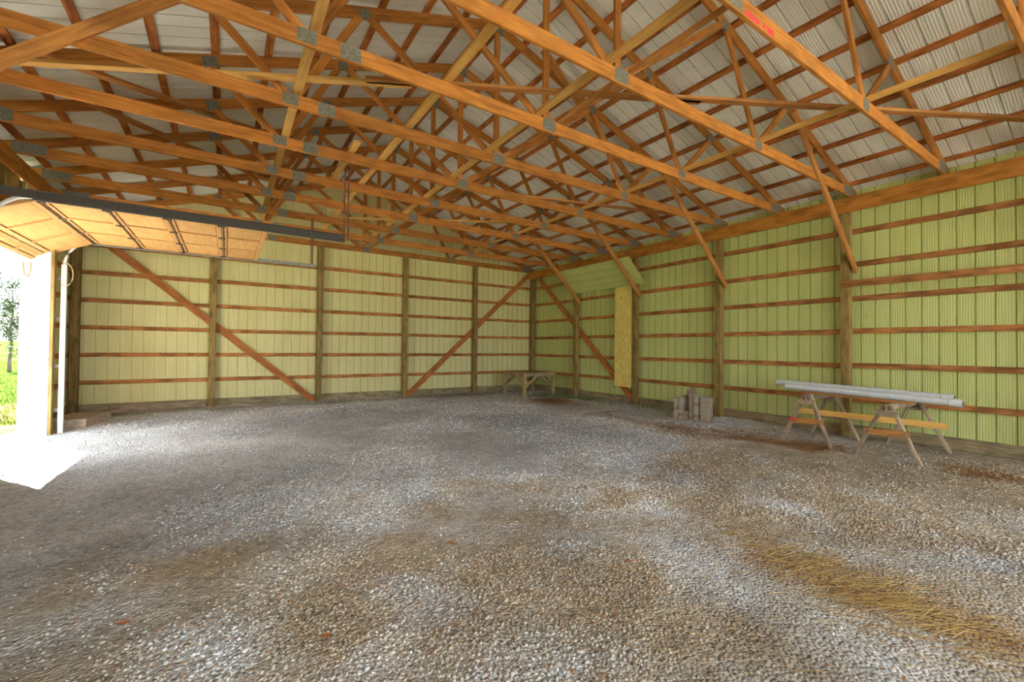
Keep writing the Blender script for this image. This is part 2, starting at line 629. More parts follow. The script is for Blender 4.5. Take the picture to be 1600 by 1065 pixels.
# right eave wall
wall_r = empty('wall_right', (0, -LEN / 2, 0), 'yellow-green ribbed steel eave wall on horizontal girts behind the sawhorses', kind='structure')
k = 0
y = 0.12
while y > -LEN:
    sheet('metal_sheet', (SH, y, 0), (0, -1, 0), (1, 0, 0), (0, 0, 1), -0.3, lambda u: roof_z(0) + 0.03, M['wall_r'], wall_r,
          umax=min(SW + 0.03, y + LEN + 0.1), lap=0.0012 * (k % 2))
    y -= SW
    k += 1
for i in range(1, 7):
    yy = 0.09
    j = 0
    while yy > -LEN + 0.3:
        y2 = -2.44 * 2 * (j + 1) if j % 1 == 0 else yy
        y2 = max(y2, -LEN)
        dz = random.uniform(-0.012, 0.012)
        z = 0.61 * i + 0.012 + dz
        if i == 2 and -LEN < y2 < -9.7:
            pass
        board('girt', (0.0895, yy, z), (0.0895, y2 + 0.003, z + random.uniform(-0.006, 0.006)), 0.092, 0.038, M['girt'], wall_r, (0, 0, 1))
        yy = y2
        j += 1
for j in range(8):
    y2 = -2.44 * j
    board('skirt_board', (0.098, y2 + (0.1 if j == 0 else 0), 0.06), (0.098, max(y2 - 2.436, -LEN), 0.055), 0.19, 0.036, M['skirt'], wall_r, (0, 0, 1))

# back gable wall
wall_b = empty('wall_back', (XC, 0, 0), 'cream ribbed steel gable wall with posts and girts at the far end', kind='structure')
k = 0
x = XL - SH
while x < SH:
    x0 = x
    sheet('metal_sheet', (x, SH, 0), (1, 0, 0), (0, 1, 0), (0, 0, 1), -0.3, lambda u, x0=x0: roof_z(x0 + u) + 0.02, M['wall_b'], wall_b,
          umax=min(SW + 0.03, SH - x + 0.02), lap=0.0012 * (k % 2))
    x += SW
    k += 1
for i in range(1, 8):
    z = 0.61 * i + 0.012
    if i == 7:
        continue
    for j in range(5):
        xa, xb = XL + 2.438 * j, XL + 2.438 * (j + 1)
        dz = random.uniform(-0.008, 0.008)
        board('girt', (xa + 0.002, 0.0895, z + dz), (xb - 0.002, 0.0895, z + dz + random.uniform(-0.006, 0.006)), 0.092, 0.038, M['girt'], wall_b, (0, 0, 1))
for j in range(5):
    xa, xb = XL + 2.438 * j, XL + 2.438 * (j + 1)
    board('skirt_board', (xa + 0.002, 0.095, 0.05), (xb - 0.002, 0.095, 0.05), 0.19, 0.036, M['skirt'], wall_b, (0, 0, 1))

# left eave wall, with the overhead door opening
wall_l = empty('wall_left', (XL, -LEN / 2, 0), 'ribbed steel wall beside the overhead door opening', kind='structure')
k = 0
y = 0.12
while y > DY1 + 0.1:
    sheet('metal_sheet', (XL - SH, y, 0), (0, -1, 0), (-1, 0, 0), (0, 0, 1), -0.3, lambda u: roof_z(XL) + 0.03, M['wall_b'], wall_l,
          umax=min(SW + 0.03, y - DY1 - 0.06), lap=0.0012 * (k % 2))
    y -= SW
    k += 1
y = DY1 - 0.06
while y > DY0 - 0.02:      # above the door
    sheet('metal_sheet', (XL - SH, y, 0), (0, -1, 0), (-1, 0, 0), (0, 0, 1), 3.16, lambda u: roof_z(XL) + 0.03, M['wall_b'], wall_l,
          umax=min(SW + 0.03, y - DY0 + 0.06), lap=0.0012 * (k % 2))
    y -= SW
    k += 1
y = DY0 + 0.02
while y > -LEN:
    sheet('metal_sheet', (XL - SH, y, 0), (0, -1, 0), (-1, 0, 0), (0, 0, 1), -0.3, lambda u: roof_z(XL) + 0.03, M['wall_b'], wall_l,
          umax=min(SW + 0.03, y + LEN + 0.1), lap=0.0012 * (k % 2))
    y -= SW
    k += 1
for i in range(1, 7):
    z = 0.61 * i + 0.012
    segs = [(0.09, DY1 + 0.11), (DY0 - 0.11, -LEN)] if z < 3.2 else [(0.09, -LEN)]
    for a, b_ in segs:
        board('girt', (XL - 0.0895, a, z), (XL - 0.0895, b_, z), 0.092, 0.038, M['girt'], wall_l, (0, 0, 1))
board('skirt_board', (XL - 0.095, 0.09, 0.05), (XL - 0.095, DY1 + 0.11, 0.05), 0.19, 0.036, M['skirt'], wall_l)
board('skirt_board', (XL - 0.095, DY0 - 0.11, 0.05), (XL - 0.095, -LEN, 0.05), 0.19, 0.036, M['skirt'], wall_l)

# unseen front gable end, left open to add fill light; short sheeted corner returns
wall_f = empty('wall_front', (XC, -LEN, 0), 'short sheeted returns at the unseen front end, left open to let fill light in', kind='structure')
for x0, um in ((XL - SH, 0.44), (-0.33, 0.44)):
    sheet('metal_sheet', (x0, -LEN - SH, 0), (1, 0, 0), (0, -1, 0), (0, 0, 1), -0.3, lambda u, x0=x0: roof_z(x0 + u) + 0.02, M['wall_b'], wall_f, umax=um)

# ---------------------------------------------------------------- roof
ceil = empty('ceiling', (XC, -LEN / 2, 4.3), 'galvanised ribbed steel roof on rows of timber purlins', kind='structure')
ang = math.atan(SL)
for sgn in (-1, 1):
    # sgn = -1 left slope, +1 right slope ; up-slope vector
    dv = Vector((-sgn * math.cos(ang), 0, math.sin(ang)))
    nv = Vector((sgn * math.sin(ang), 0, math.cos(ang)))
    eave = Vector((XC + sgn * (W / 2 + 0.42), 0, 0))
    eave.z = roof_z(eave.x)
    slen = (W / 2 + 0.42) / math.cos(ang)
    y = 0.3
    k = 0
    while y > -LEN - 0.2:
        sheet('roof_sheet', eave + Vector((0, y, 0)), (0, -1, 0), nv, dv, 0.0, lambda u: slen, M['roof'], ceil,
              umax=SW + 0.03, lap=0.0012 * (k % 2))
        y -= SW
        k += 1
    # purlins lie flat on the top chords
    px = [-0.13 - 0.545 * i for i in range(11)] + [XC + 0.09] if sgn > 0 else [-12.05 + 0.6 * i for i in range(10)] + [XC - 0.09]
    for i, x_ in enumerate(px):
        c = Vector((x_, 0, roof_z(x_))) - nv * 0.0205
        for j in range(4):
            ya = 0.1 - 4.88 * j - (0.6 if i % 2 and j else 0)
            yb = 0.1 - 4.88 * (j + 1) - (0.6 if i % 2 else 0)
            yb = max(yb, -LEN - 0.05)
            board('purlin', (c.x, ya, c.z), (c.x, yb + 0.003, c.z), 0.089, 0.038, M['purlin'], ceil, dv)
ridge = [(XC - 0.22, roof_z(XC - 0.22) + 0.02), (XC, roof_z(XC) + 0.025), (XC + 0.22, roof_z(XC + 0.22) + 0.02)]
rv = [(a, 0.3, b_) for a, b_ in ridge] + [(a, -LEN - 0.3, b_) for a, b_ in ridge]
mesh_obj('ridge_cap', rv, [(0, 1, 4, 3), (1, 2, 5, 4)], M['roof'], ceil)

# ---------------------------------------------------------------- posts and eave beams
ORD = ['first', 'second', 'third', 'fourth', 'fifth', 'sixth', 'seventh', 'eighth', 'ninth', 'tenth', 'eleventh', 'twelfth', 'thirteenth', 'fourteenth', 'fifteenth', 'sixteenth']


def post(x, y, top, label):
    o = box('timber_post', x - 0.07, x + 0.07, y - 0.07, y + 0.07, -0.25, top, M['post'])
    return tag(o, label, 'post', 'square timber posts of the barn walls')


post(-0.038, -0.038, 4.25, 'square timber post in the back corner behind the rough table')
rl = ['square timber post on the eave wall, first after the corner table', 'square timber post with the long yellow board hanging beside it',
      'square timber post next to the stack of bricks', 'square timber post behind the sawhorses and grey pipes',
      'square timber eave wall post one past the sawhorses', 'square timber eave wall post two past the sawhorses']
for i in range(6):
    post(-0.038, -2.44 * (i + 1), 4.25, rl[i])
bl = ['square timber gable post, first from the corner table', 'square timber gable post at the foot of the diagonal from the corner beam',
      'square timber gable post at the foot of the diagonal falling from the overhead door', 'square timber gable post beside the leaning ground plank end',
      'square timber corner post behind the low concrete slab']
for i in range(5):
    post(XL + 2.438 * (4 - i), -0.038, 4.25, bl[i])
for i, yy in enumerate((DY1 + 0.09, DY0 - 0.09, -7.32, -9.76, -12.2, -14.64, -17.08)):
    post(XL, yy, 4.25, ['square timber post behind the white door jamb', 'square timber post at the other side of the overhead door'][i] if i < 2
         else 'square timber post %s past the overhead door on the door wall' % ORD[i - 2])

BZ0, BZ1 = 3.99, 4.259
o = board('eave_beam', (-0.128, 0.03, (BZ0 + BZ1) / 2), (-0.128, -LEN, (BZ0 + BZ1) / 2), BZ1 - BZ0, 0.038, M['beam'])
tag(o, 'deep orange timber eave beam along the green wall top', 'beam')
o = board('eave_beam', (XL + 0.09, 0.03, (BZ0 + BZ1) / 2), (XL + 0.09, -LEN, (BZ0 + BZ1) / 2), BZ1 - BZ0, 0.038, M['beam'])
tag(o, 'deep timber eave beam above the overhead door', 'beam')

# ---------------------------------------------------------------- roof trusses
T = 0.038


def make_truss():
    t = empty('roof_truss', (XC, 0, 4.27))

    def P(xc, z):
        return (XC + xc, 0, z)

    def zc(xc):
        return TZ - abs(xc) * SL
    HE = W / 2 + 0.12
    for s in (-1, 1):
        # top chord from heel to ridge
        board('top_chord', P(s * (HE + 0.22), zc(HE + 0.22)), P(s * 0.012, zc(0.012)), 0.140, T, M['truss'], t)
    spl = -2.4
    board('bottom_chord', P(-HE + 0.05, CHZ), P(spl - 0.001, CHZ), 0.155, T, M['truss'], t)
    board('bottom_chord', P(spl + 0.001, CHZ), P(HE - 0.05, CHZ), 0.155, T, M['truss'], t)
    bt = CHZ + 0.05
    w = T - 0.004
    board('web', P(0, CHZ + 0.06), P(0, TZ - 0.05), 0.089, w, M['truss'], t, (1, 0, 0))
    for s in (-1, 1):
        board('web', P(s * 0.10, bt), P(s * 1.93, zc(1.93) - 0.03), 0.089, w, M['truss'], t)
        board('web', P(s * 2.74, bt), P(s * 2.02, zc(2.02) - 0.04), 0.089, w, M['truss'], t, (1, 0, 0))
        board('web', P(s * 2.83, bt), P(s * 3.62, zc(3.62) - 0.03), 0.089, w, M['truss'], t)
    pt = T + 0.004

    def plate(xc, z, a, h, d=(1, 0, 0)):
        c = Vector(P(xc, z))
        d = Vector(d).normalized() * (a / 2)
        board('connector_plate', c - d, c + d, h, pt, M['plate'], t, (0, 0, 1), 0.001)
    plate(0.05, CHZ + 0.01, 0.20, 0.15)
    plate(spl, CHZ, 0.19, 0.145)
    plate(0, TZ - 0.03, 0.2, 0.16)
    for s in (-1, 1):
        plate(s * 2.79, CHZ + 0.01, 0.17, 0.13)
        sl = (1, 0, -s * SL)
        plate(s * 1.97, zc(1.97) - 0.02, 0.14, 0.11, sl)
        plate(s * 3.6, zc(3.6) - 0.02, 0.17, 0.13, sl)
        plate(s * (W / 2 - 0.25), CHZ + 0.02, 0.36, 0.16)
    return t


tr0 = make_truss()
kids = [q for q in bpy.data.objects if q.parent == tr0]
NT = 15
for k in range(NT):
    if k == 0:
        t = tr0
    else:
        t = tr0.copy()
        C.objects.link(t)
        for q in kids:
            c = q.copy()
            C.objects.link(c)
            c.parent = t
            c.matrix_parent_inverse = q.matrix_parent_inverse.copy()
    t.location = (XC, 0.075 if k == 0 else -1.22 * k - 0.09, 4.27)
    lab = 'orange timber roof truss set against the far gable wall' if k == 0 else 'orange timber roof truss, %s out from the gable-end truss' % ORD[k - 1]
    tag(t, lab, 'truss', 'timber roof trusses')
    if k == 9:
        for xa, xb, z_, w_ in ((-6.05, -5.95, 4.30, 0.05), (-5.90, -5.68, 4.297, 0.045), (-5.62, -5.57, 4.30, 0.05), (-5.54, -5.44, 4.30, 0.055)):
            board('paint_mark', (xa, t.location.y - 0.0195, z_), (xb, t.location.y - 0.0195, z_ - 0.004), w_, 0.002, M['red'], t, (0, 0, 1), 0.0005)
        t['label'] = 'orange timber roof truss with red paint marks on its bottom chord'

# ---------------------------------------------------------------- braces in the roof
def brace(name, p0, p1, w, t, mat, side, label, cat='brace', group=None):
    o = board(name, p0, p1, w, t, mat, None, side)
    return tag(o, label, cat, group)


LZ = CHZ + 0.0775 + 0.019
for xx, ya, yb, lab in [(-8.82, -0.3, -17.2, 'pale lateral brace board on the bottom chords near the splice plates'),
                        (-7.47, -0.3, -17.2, 'pale lateral brace board between splice plates and ridge posts'),
                        (-7.93, -4.4, -6.6, 'short pale lateral board over the truss chords ending near the track hanger'),
                        (-6.24, -0.3, -17.2, 'pale lateral brace board alongside the ridge posts of the trusses'),
                        (-3.24, -0.3, -17.2, 'pale lateral brace board on the bottom chords toward the green wall')]:
    brace('lateral_brace', (xx, ya, LZ), (xx, yb, LZ), 0.095, 0.038, M['yellow'], (1, 0, 0), lab, 'brace board', 'lateral brace boards on the truss chords')
DZ = LZ + 0.0385
brace('diagonal_brace', (-11.6, -6.18, DZ), (-7.75, -8.27, DZ), 0.038, 0.089, M['yellow'], (0, 0, 1), 'pale diagonal board across the trusses, end by the overhead door', 'brace board')
brace('diagonal_brace', (-8.2, -8.09, DZ + 0.0), (-4.75, -9.92, DZ + 0.0), 0.038, 0.089, M['rust_board'], (0, 0, 1), 'middle diagonal board across the trusses lapped at both ends', 'brace board')
brace('diagonal_brace', (-5.2, -9.72, DZ), (-0.5, -12.27, DZ), 0.038, 0.089, M['rust_board'], (0, 0, 1), 'diagonal board across the trusses running to the green wall', 'brace board')
brace('diagonal_brace', (-7.6, -2.2, DZ), (-3.3, -4.7, DZ), 0.038, 0.089, M['yellow'], (0, 0, 1), 'pale diagonal board across the trusses near the far gable', 'brace board')
brace('diagonal_brace', (-4.9, -5.95, DZ), (-1.2, -7.0, DZ), 0.038, 0.089, M['rust_board'], (0, 0, 1), 'diagonal board across the trusses above the yellow hanging board', 'brace board')
# under the top chords of the right slope
def under(x, y):
    return (x, y, TZ - abs(x - XC) * SL - 0.074 - 0.02)


brace('roof_slope_brace', under(-0.32, -6.12), under(-5.45, -7.73), 0.12, 0.036, M['rust_board'], (0, 1, 0), 'long board slanting up under the roof slope from the eave beam to the ridge', 'brace board')

def under_l(x, y):
    return (x, y, TZ - abs(x - XC) * SL - 0.074 - 0.02)


brace('roof_slope_brace', under_l(-11.3, -6.5), under_l(-9.05, -4.1), 0.10, 0.036, M['rust_board'], (0, 1, 0), 'slanting board under the roof slope over the door track', 'brace board')
brace('roof_slope_brace', under_l(-11.0, -5.2), under_l(-8.7, -1.2), 0.10, 0.036, M['rust_board'], (0, 1, 0), 'longer slanting board under the roof slope running to the far gable', 'brace board')
brace('lateral_brace', (-5.92, -8.0, LZ), (-5.92, -17.2, LZ), 0.05, 0.038, M['rust_board'], (1, 0, 0), 'narrow brown lateral board close beside the ridge posts', 'brace board', 'lateral brace boards on the truss chords')

# knee braces from the posts of the right wall up to the top chords
kn = ['knee brace rising from the first post after the corner table', 'knee brace on the post beside the yellow hanging board',
      'knee brace on the post by the brick stack', 'knee brace on the post behind the sawhorses',
      'knee brace on the eave wall post one past the sawhorses', 'knee brace on the eave wall post two past the sawhorses']
for i in range(6):
    yy = -2.44 * (i + 1) - 0.129
    brace('knee_brace', (0.02, yy, 2.93), (-2.32, yy, 5.12), 0.125, 0.038, M['rust_board'], (0, 0, 1), kn[i], 'brace', 'knee braces along the green wall')
for i, yy in enumerate((-7.45, -9.89, -12.33, -14.77)):
    brace('knee_brace', (XL - 0.02, yy, 2.93), (XL + 2.32, yy, 5.12), 0.125, 0.038, M['rust_board'], (0, 0, 1), 'knee brace on the door wall, %s past the overhead door' % ORD[i], 'brace', 'knee braces along the door wall')

# diagonal wall braces behind the posts
brace('wall_brace', (-12.08, 0.051, 4.03), (-7.33, 0.051, -0.1), 0.16, 0.036, M['brace'], (0, 0, 1), 'orange diagonal brace on the gable wall falling away from the overhead door', 'brace')
brace('wall_brace', (-0.10, 0.051, 4.22), (-4.82, 0.051, -0.1), 0.16, 0.036, M['brace'], (0, 0, 1), 'diagonal brace on the gable wall rising to the corner beam', 'brace')
brace('wall_brace', (0.051, -0.12, 4.18), (0.051, -4.95, -0.12), 0.16, 0.036, M['brace'], (0, 0, 1), 'diagonal brace on the green wall running behind the yellow hanging board', 'brace')
# extra rail nailed across the posts
o = board('rail_board', (-0.128, -9.72, 2.70), (-0.128, -17.0, 2.64), 0.115, 0.038, M['girt'])
tag(o, 'brown rail board nailed across the faces of posts past the sawhorses', 'rail')

# ---------------------------------------------------------------- overhead door
YA, YB = -5.40, -2.66
door = empty('door_1', (-11.5, (YA + YB) / 2, 3.2), 'tan plywood sectional overhead door rolled open under the roof', kind='structure')


def section(p0, p1, name='door_section'):
    """door section between two lines along Y; p = (x, z) on the lower face"""
    a, b_ = Vector((p0[0], 0, p0[1])), Vector((p1[0], 0, p1[1]))
    d = (b_ - a).normalized()
    nrm = Vector((-d.z, 0, d.x))
    if nrm.z < 0:
        nrm = -nrm
    L_ = (b_ - a).length
    mid = (a + b_) / 2
    sec = board(name, (mid.x + nrm.x * 0.032, YA, mid.z + nrm.z * 0.032), (mid.x + nrm.x * 0.032, YB, mid.z + nrm.z * 0.032), L_ - 0.006, 0.014, M['door_ply'], door, d)
    yw = (YB - YA) / 3
    for k in range(2):          # rails along both edges
        c = a + d * (0.035 if k == 0 else L_ - 0.035) + nrm * 0.0125
        board('rail', (c.x, YA, c.z), (c.x, YB, c.z), 0.062, 0.026, M['door_frame'], sec, d)
    for k in range(4):          # stiles
        yy = YA + yw * k
        yy = min(max(yy, YA + 0.035), YB - 0.035)
        s0, s1 = a + d * 0.066 + nrm * 0.0125, b_ - d * 0.066 + nrm * 0.0125
        board('stile', (s0.x, yy, s0.z), (s1.x, yy, s1.z), 0.05 if k in (1, 2) else 0.07, 0.026, M['door_frame'], sec, (0, 1, 0))
    for k in range(3):
        y0, y1 = YA + yw * k + 0.045, YA + yw * (k + 1) - 0.045
        c = mid + nrm * 0.021
        board('panel', (c.x, y0, c.z), (c.x, y1, c.z), L_ - 0.15, 0.008, M['door_ply'], sec, d)
    return sec, a, b_, d, nrm


edges = [-11.42, -10.80, -10.175, -9.55, -8.95]
for i in range(4):
    sec, a, b_, d, nrm = section((edges[i], 3.235), (edges[i + 1], 3.235))
    for yy in (YA + 0.06, YA + (YB - YA) / 3, YA + 2 * (YB - YA) / 3, YB - 0.06):
        box('hinge', edges[i] - 0.05, edges[i] + 0.05, yy - 0.022, yy + 0.022, 3.219, 3.2355, M['hinge'], sec, 0.002)
        tube('hinge_pin', [(edges[i], yy - 0.035, 3.221), (edges[i], yy + 0.035, 3.221)], 0.009, M['hinge'], sec, 6)
    if i < 4:
        tube('strut_rod', [(edges[i] + 0.02, YA + 0.02, 3.226), (edges[i] + 0.02, YB - 0.02, 3.226)], 0.008, M['hinge'], sec, 6)
section((-11.985, 2.975), (-11.432, 3.228))
sec, a, b_, d, nrm = section((-12.15, 2.84), (-11.99, 2.97), 'bottom_section')

# tracks
def track(y, far, label):
    t = empty('door_track', (-11.9, y, 0), label, 'door track', 'steel tracks of the overhead door')
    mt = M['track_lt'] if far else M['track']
    s = 1 if far else -1
    z = 3.25
    xe = -7.84
    # C channel: web + two flanges
    box('rail_web', -11.45, xe, y + s * 0.028 - 0.003, y + s * 0.028 + 0.003, z - 0.03, z + 0.035, mt, t, 0.001)
    for zz in (z - 0.03, z + 0.035):
        box('rail_flange', -11.45, xe, min(y - s * 0.005, y + s * 0.031), max(y - s * 0.005, y + s * 0.031), zz - 0.003, zz + 0.003, mt, t, 0.001)
    if not far:
        box('stiffener_angle', -12.05, xe, y - 0.045, y - 0.038, z - 0.02, z + 0.075, mt, t, 0.001)
        box('stiffener_flange', -12.05, xe, y - 0.085, y - 0.038, z + 0.070, z + 0.077, mt, t, 0.001)
    else:
        box('stiffener_angle', -11.5, xe, y + 0.034, y + 0.04, z - 0.01, z + 0.03, mt, t, 0.001)
    # curve and vertical run
    pts = []
    for k in range(9):
        an = k / 8 * math.pi / 2
        pts.append((-11.45 - 0.35 * math.sin(an), y + s * 0.02, z - 0.42 * (1 - math.cos(an))))
    tube('curved_rail', pts, 0.024, M['white'], t, 6)
    box('vertical_rail', -11.835, -11.765, y + s * 0.02 - 0.028, y + s * 0.02 + 0.028, -0.04, z - 0.42, M['white'], t, 0.006)
    for zz in (0.35, 1.1, 1.9, 2.6):
        box('track_bracket', -11.95, -11.79, y + s * 0.05, y + s * 0.056, zz - 0.03, zz + 0.03, M['track_lt'], t, 0.001)
    return t


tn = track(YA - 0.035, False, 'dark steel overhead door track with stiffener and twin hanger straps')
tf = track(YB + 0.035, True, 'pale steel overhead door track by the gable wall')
for xx in (-7.86, -7.80):
    hx = box('hanger_strap', xx - 0.013, xx + 0.013, YA - 0.09, YA - 0.084, 3.24, 4.5, M['hanger'], tn, 0.001)
    for k in range(18):
        zc_ = 3.32 + k * 0.064
        box('slot', xx - 0.006, xx + 0.006, YA - 0.0925, YA - 0.0895, zc_ - 0.012, zc_ + 0.012, M['pipe_in'], hx, 0.001)
board('hanger_tie', (-7.83, YA - 0.087, 4.40), (-7.83, -4.93, 4.40), 0.03, 0.006, M['hanger'], tn)
for xx in (-7.93, -7.90):
    box('hanger_strap', xx - 0.012, xx + 0.012, YB + 0.075, YB + 0.081, 3.24, 4.32, M['hanger'], tf, 0.001)

# jambs, header, trims of the opening
for yy, s, lab in ((DY1 - 0.02, 1, 'white metal-clad jamb of the overhead door with a brown timber edge'), (DY0 + 0.02, -1, 'white metal-clad jamb at the other side of the overhead door')):
    j = empty('trim_1' if s > 0 else 'trim_2', (XL, yy, 0), lab, kind='structure')
    y0, y1 = (yy - 0.06, yy + 0.01) if s > 0 else (yy - 0.01, yy + 0.06)
    box('jamb_face', XL - 0.075, XL + 0.275, y0, y1, -0.06, 3.2, M['white'], j, 0.006)
    box('jamb_edge', XL + 0.276, XL + 0.315, y0 + 0.01, y1 + 0.05, -0.06, 3.95, M['post'], j)
hd = empty('trim_3', (XL, (DY0 + DY1) / 2, 3.2), 'timber header over the overhead door opening', kind='structure')
box('header', XL - 0.10, XL - 0.06, DY0, DY1, 3.16, 3.45, M['post'], hd)
box('header_face', XL + 0.071, XL + 0.11, DY0 - 0.1, DY1 + 0.1, 3.30, 3.58, M['beam'], hd)
# cripple studs above the header
for yy in (-3.4, -4.05, -4.75):
    box('cripple_stud', XL - 0.02, XL + 0.07, yy - 0.07, yy + 0.07, 3.45, 3.97, M['post'], hd)

# rope loop on the jamb top and cord on the track
lp = []
for k in range(15):
    a_ = math.pi * k / 14
    lp.append((XL - 0.0 + 0.045 * math.cos(a_), DY1 - 0.10, 2.80 - 0.24 * math.sin(a_)))
tag(tube('rope_loop', lp, 0.012, M['rope'], None, 6), 'tan rope loop hanging on the white door jamb', 'rope')
cp = []
for k in range(17):
    a_ = math.pi * 1.25 * k / 16 - 0.3
    cp.append((-11.78 + 0.10 * math.sin(a_), YB - 0.0, 2.66 + 0.20 * math.cos(a_)))
tag(tube('cord_loop', cp, 0.007, M['rope'], None, 6), 'thin cord loop dangling from the door track top', 'cord')

# ---------------------------------------------------------------- things on the floor
# low concrete slab in the left back corner
o = board('concrete_slab', (-12.08, -1.45, 0.028), (-11.50, -1.55, 0.028), 1.05, 0.15, M['concrete'], None, (0, 1, 0), 0.008)
tag(o, 'low tan concrete slab on the gravel beside the door track', 'slab')
o = board('ground_plank', (-11.60, -0.22, 0.045), (-9.86, -0.20, 0.065), 0.155, 0.045, M['grey_wood'], None, (0, 0.12, 1))
tag(o, 'grey-brown plank lying on edge along the foot of the gable wall', 'plank')

# yellow board hanging by the post and the loose sheet resting on the knee braces
def wavy_board(name, x, y0, y1, z0, z1, mat):
    ny, nz = 7, 30
    v, f = [], []
    for s in (0, 1):
        for i in range(nz + 1):
            for j in range(ny + 1):
                e = 0.0
                yy = y0 + (y1 - y0) * j / ny
                if j == ny:
                    yy += 0.018 * (random.random() - 0.5)
                zz = z0 + (z1 - z0) * i / nz
                bend = 0.02 * math.sin(i / nz * math.pi)
                v.append((x - bend + (0.018 if s else 0), yy, zz))
    k = (nz + 1) * (ny + 1)
    for s in (0, 1):
        for i in range(nz):
            for j in range(ny):
                a_ = s * k + i * (ny + 1) + j
                q = (a_, a_ + 1, a_ + ny + 2, a_ + ny + 1)
                f.append(q[::-1] if s == 0 else q)
    for i in range(nz):
        for j in (0, ny):
            a_ = i * (ny + 1) + j
            f.append((a_, a_ + ny + 1, a_ + ny + 1 + k, a_ + k))
    for j in range(ny):
        for i in (0, nz):
            a_ = i * (ny + 1) + j
            f.append((a_, a_ + 1, a_ + 1 + k, a_ + k))
    return mesh_obj(name, v, f, mat)


def hang_mat():
    mt, nt, b = new_mat('yellow_fibre_board')
    L = nt.links.new
    geo = N(nt, 'ShaderNodeNewGeometry')
    mp = N(nt, 'ShaderNodeMapping')
    mp.inputs['Scale'].default_value = (1, 14, 3.0)
    L(geo.outputs['Position'], mp.inputs[0])
    n = N(nt, 'ShaderNodeTexNoise')
    n.inputs['Scale'].default_value = 2.2
    n.inputs['Detail'].default_value = 8
    n.inputs['Roughness'].default_value = 0.7
    L(mp.outputs[0], n.inputs[0])
    r = ramp(nt, [(0.32, (0.52, 0.34, 0.05)), (0.5, (0.80, 0.62, 0.15)), (0.68, (0.88, 0.75, 0.32))])
    L(n.outputs['Fac'], r.inputs[0])
    L(r.outputs[0], b.inputs['Base Color'])
    b.inputs['Roughness'].default_value = 0.9
    bp = N(nt, 'ShaderNodeBump')
    bp.inputs['Strength'].default_value = 0.4
    bp.inputs['Distance'].default_value = 0.01
    L(n.outputs['Fac'], bp.inputs['Height'])
    L(bp.outputs[0], b.inputs['Normal'])
    return mt


o = wavy_board('hanging_board', -0.075, -4.79, -4.16, 0.42, 3.99, hang_mat())
tag(o, 'long yellow fibrous board hanging flat against the green wall beside a post', 'board')

# the loose steel sheet lies on the two far knee braces
sh_a = Vector((-0.16, -2.40, 3.24))
dvk = Vector((-2.34, 0, 2.19)).normalized()
nrm = Vector((2.19, 0, 2.34)).normalized()


def loose_sheet():
    v, f = [], []
    n = 16
    for i, (w0) in enumerate(np.linspace(0, 0.92, n)):
        d = 0.012 if i % 4 == 2 else 0.0
        for yy in (-2.42, -5.32):
            v.append(sh_a + dvk * w0 + nrm * (d + 0.004) + Vector((0, yy - sh_a.y, 0)))
    for i in range(n - 1):
        f.append((2 * i, 2 * i + 1, 2 * i + 3, 2 * i + 2))
    ob = mesh_obj('loose_metal_sheet', v, f, M['wall_r'])
    md = ob.modifiers.new('thickness', 'SOLIDIFY')
    md.thickness = 0.004
    return ob


tag(loose_sheet(), 'loose pale green steel sheet resting tilted on two knee braces', 'metal sheet')

# ------------------------------------------------ sawhorses, boards and pipes
def sawhorse(yc, xa, xb, h, spread, label, rot=0.0, redend=False):
    cx = (xa + xb) / 2
    t = empty('sawhorse', (cx, yc, 0), label, 'sawhorse', 'sawhorses along the green wall')
    board('beam', (xa - 0.06, yc, h - 0.045), (xb + 0.06, yc, h - 0.045), 0.09, 0.04, M['grey_wood'], t)
    for e, xx in ((-1, xa), (1, xb)):
        for s in (-1, 1):
            top = Vector((xx + e * 0.0, yc + s * 0.035, h - 0.01))
            bot = Vector((xx - 0.0 + e * 0.10, yc + s * spread, -0.06))
            board('leg', top, bot, 0.075, 0.038, M['grey_wood'], t, (1, 0, 0))
        zc_ = 0.34
        k = spread * (1 - zc_ / h) + 0.05
        cb = board('cross_brace', (xx + e * 0.075, yc - k, zc_), (xx + e * 0.075, yc + k, zc_ - 0.015), 0.085, 0.02, M['grey_wood'] if e > 0 else M['rust_board'], t)
        if redend and e < 0:
            board('red_mark', (xx + e * 0.087, yc + k * 0.55, zc_), (xx + e * 0.087, yc + k * 0.98, zc_), 0.06, 0.004, M['red'], cb)
        board('gusset', (xx + e * 0.045, yc - 0.13, h - 0.13), (xx + e * 0.045, yc + 0.13, h - 0.13), 0.09, 0.018, M['grey_wood'], t)
    return t


sawhorse(-9.70, -1.42, -0.50, 0.768, 0.37, 'weathered timber sawhorse with a red painted cross brace under the pipes', redend=True)
sawhorse(-10.77, -1.52, -0.30, 0.735, 0.38, 'weathered timber sawhorse under the capped pipe ends, past the wall post')
o = board('loose_board', (-1.10, -9.38, 0.452), (-1.02, -11.28, 0.445), 0.09, 0.022, M['yellow'], None, (0, 0, 1))
tag(o, 'orange board slung low across the legs of both sawhorses', 'board')
o = board('loose_board', (-0.50, -9.50, 0.7885), (-0.45, -11.35, 0.7370), 0.14, 0.03, M['rust_board'], None, (1, 0, 0))
tag(o, 'brown board lying flat on both sawhorses beneath the pipes', 'board')
o = board('loose_board', (-1.20, -9.52, 0.7845), (-1.12, -10.95, 0.7405), 0.16, 0.022, M['rust_board'], None, (1, 0, 0))
tag(o, 'short brown board lying across both sawhorses, clear of the wall', 'board')


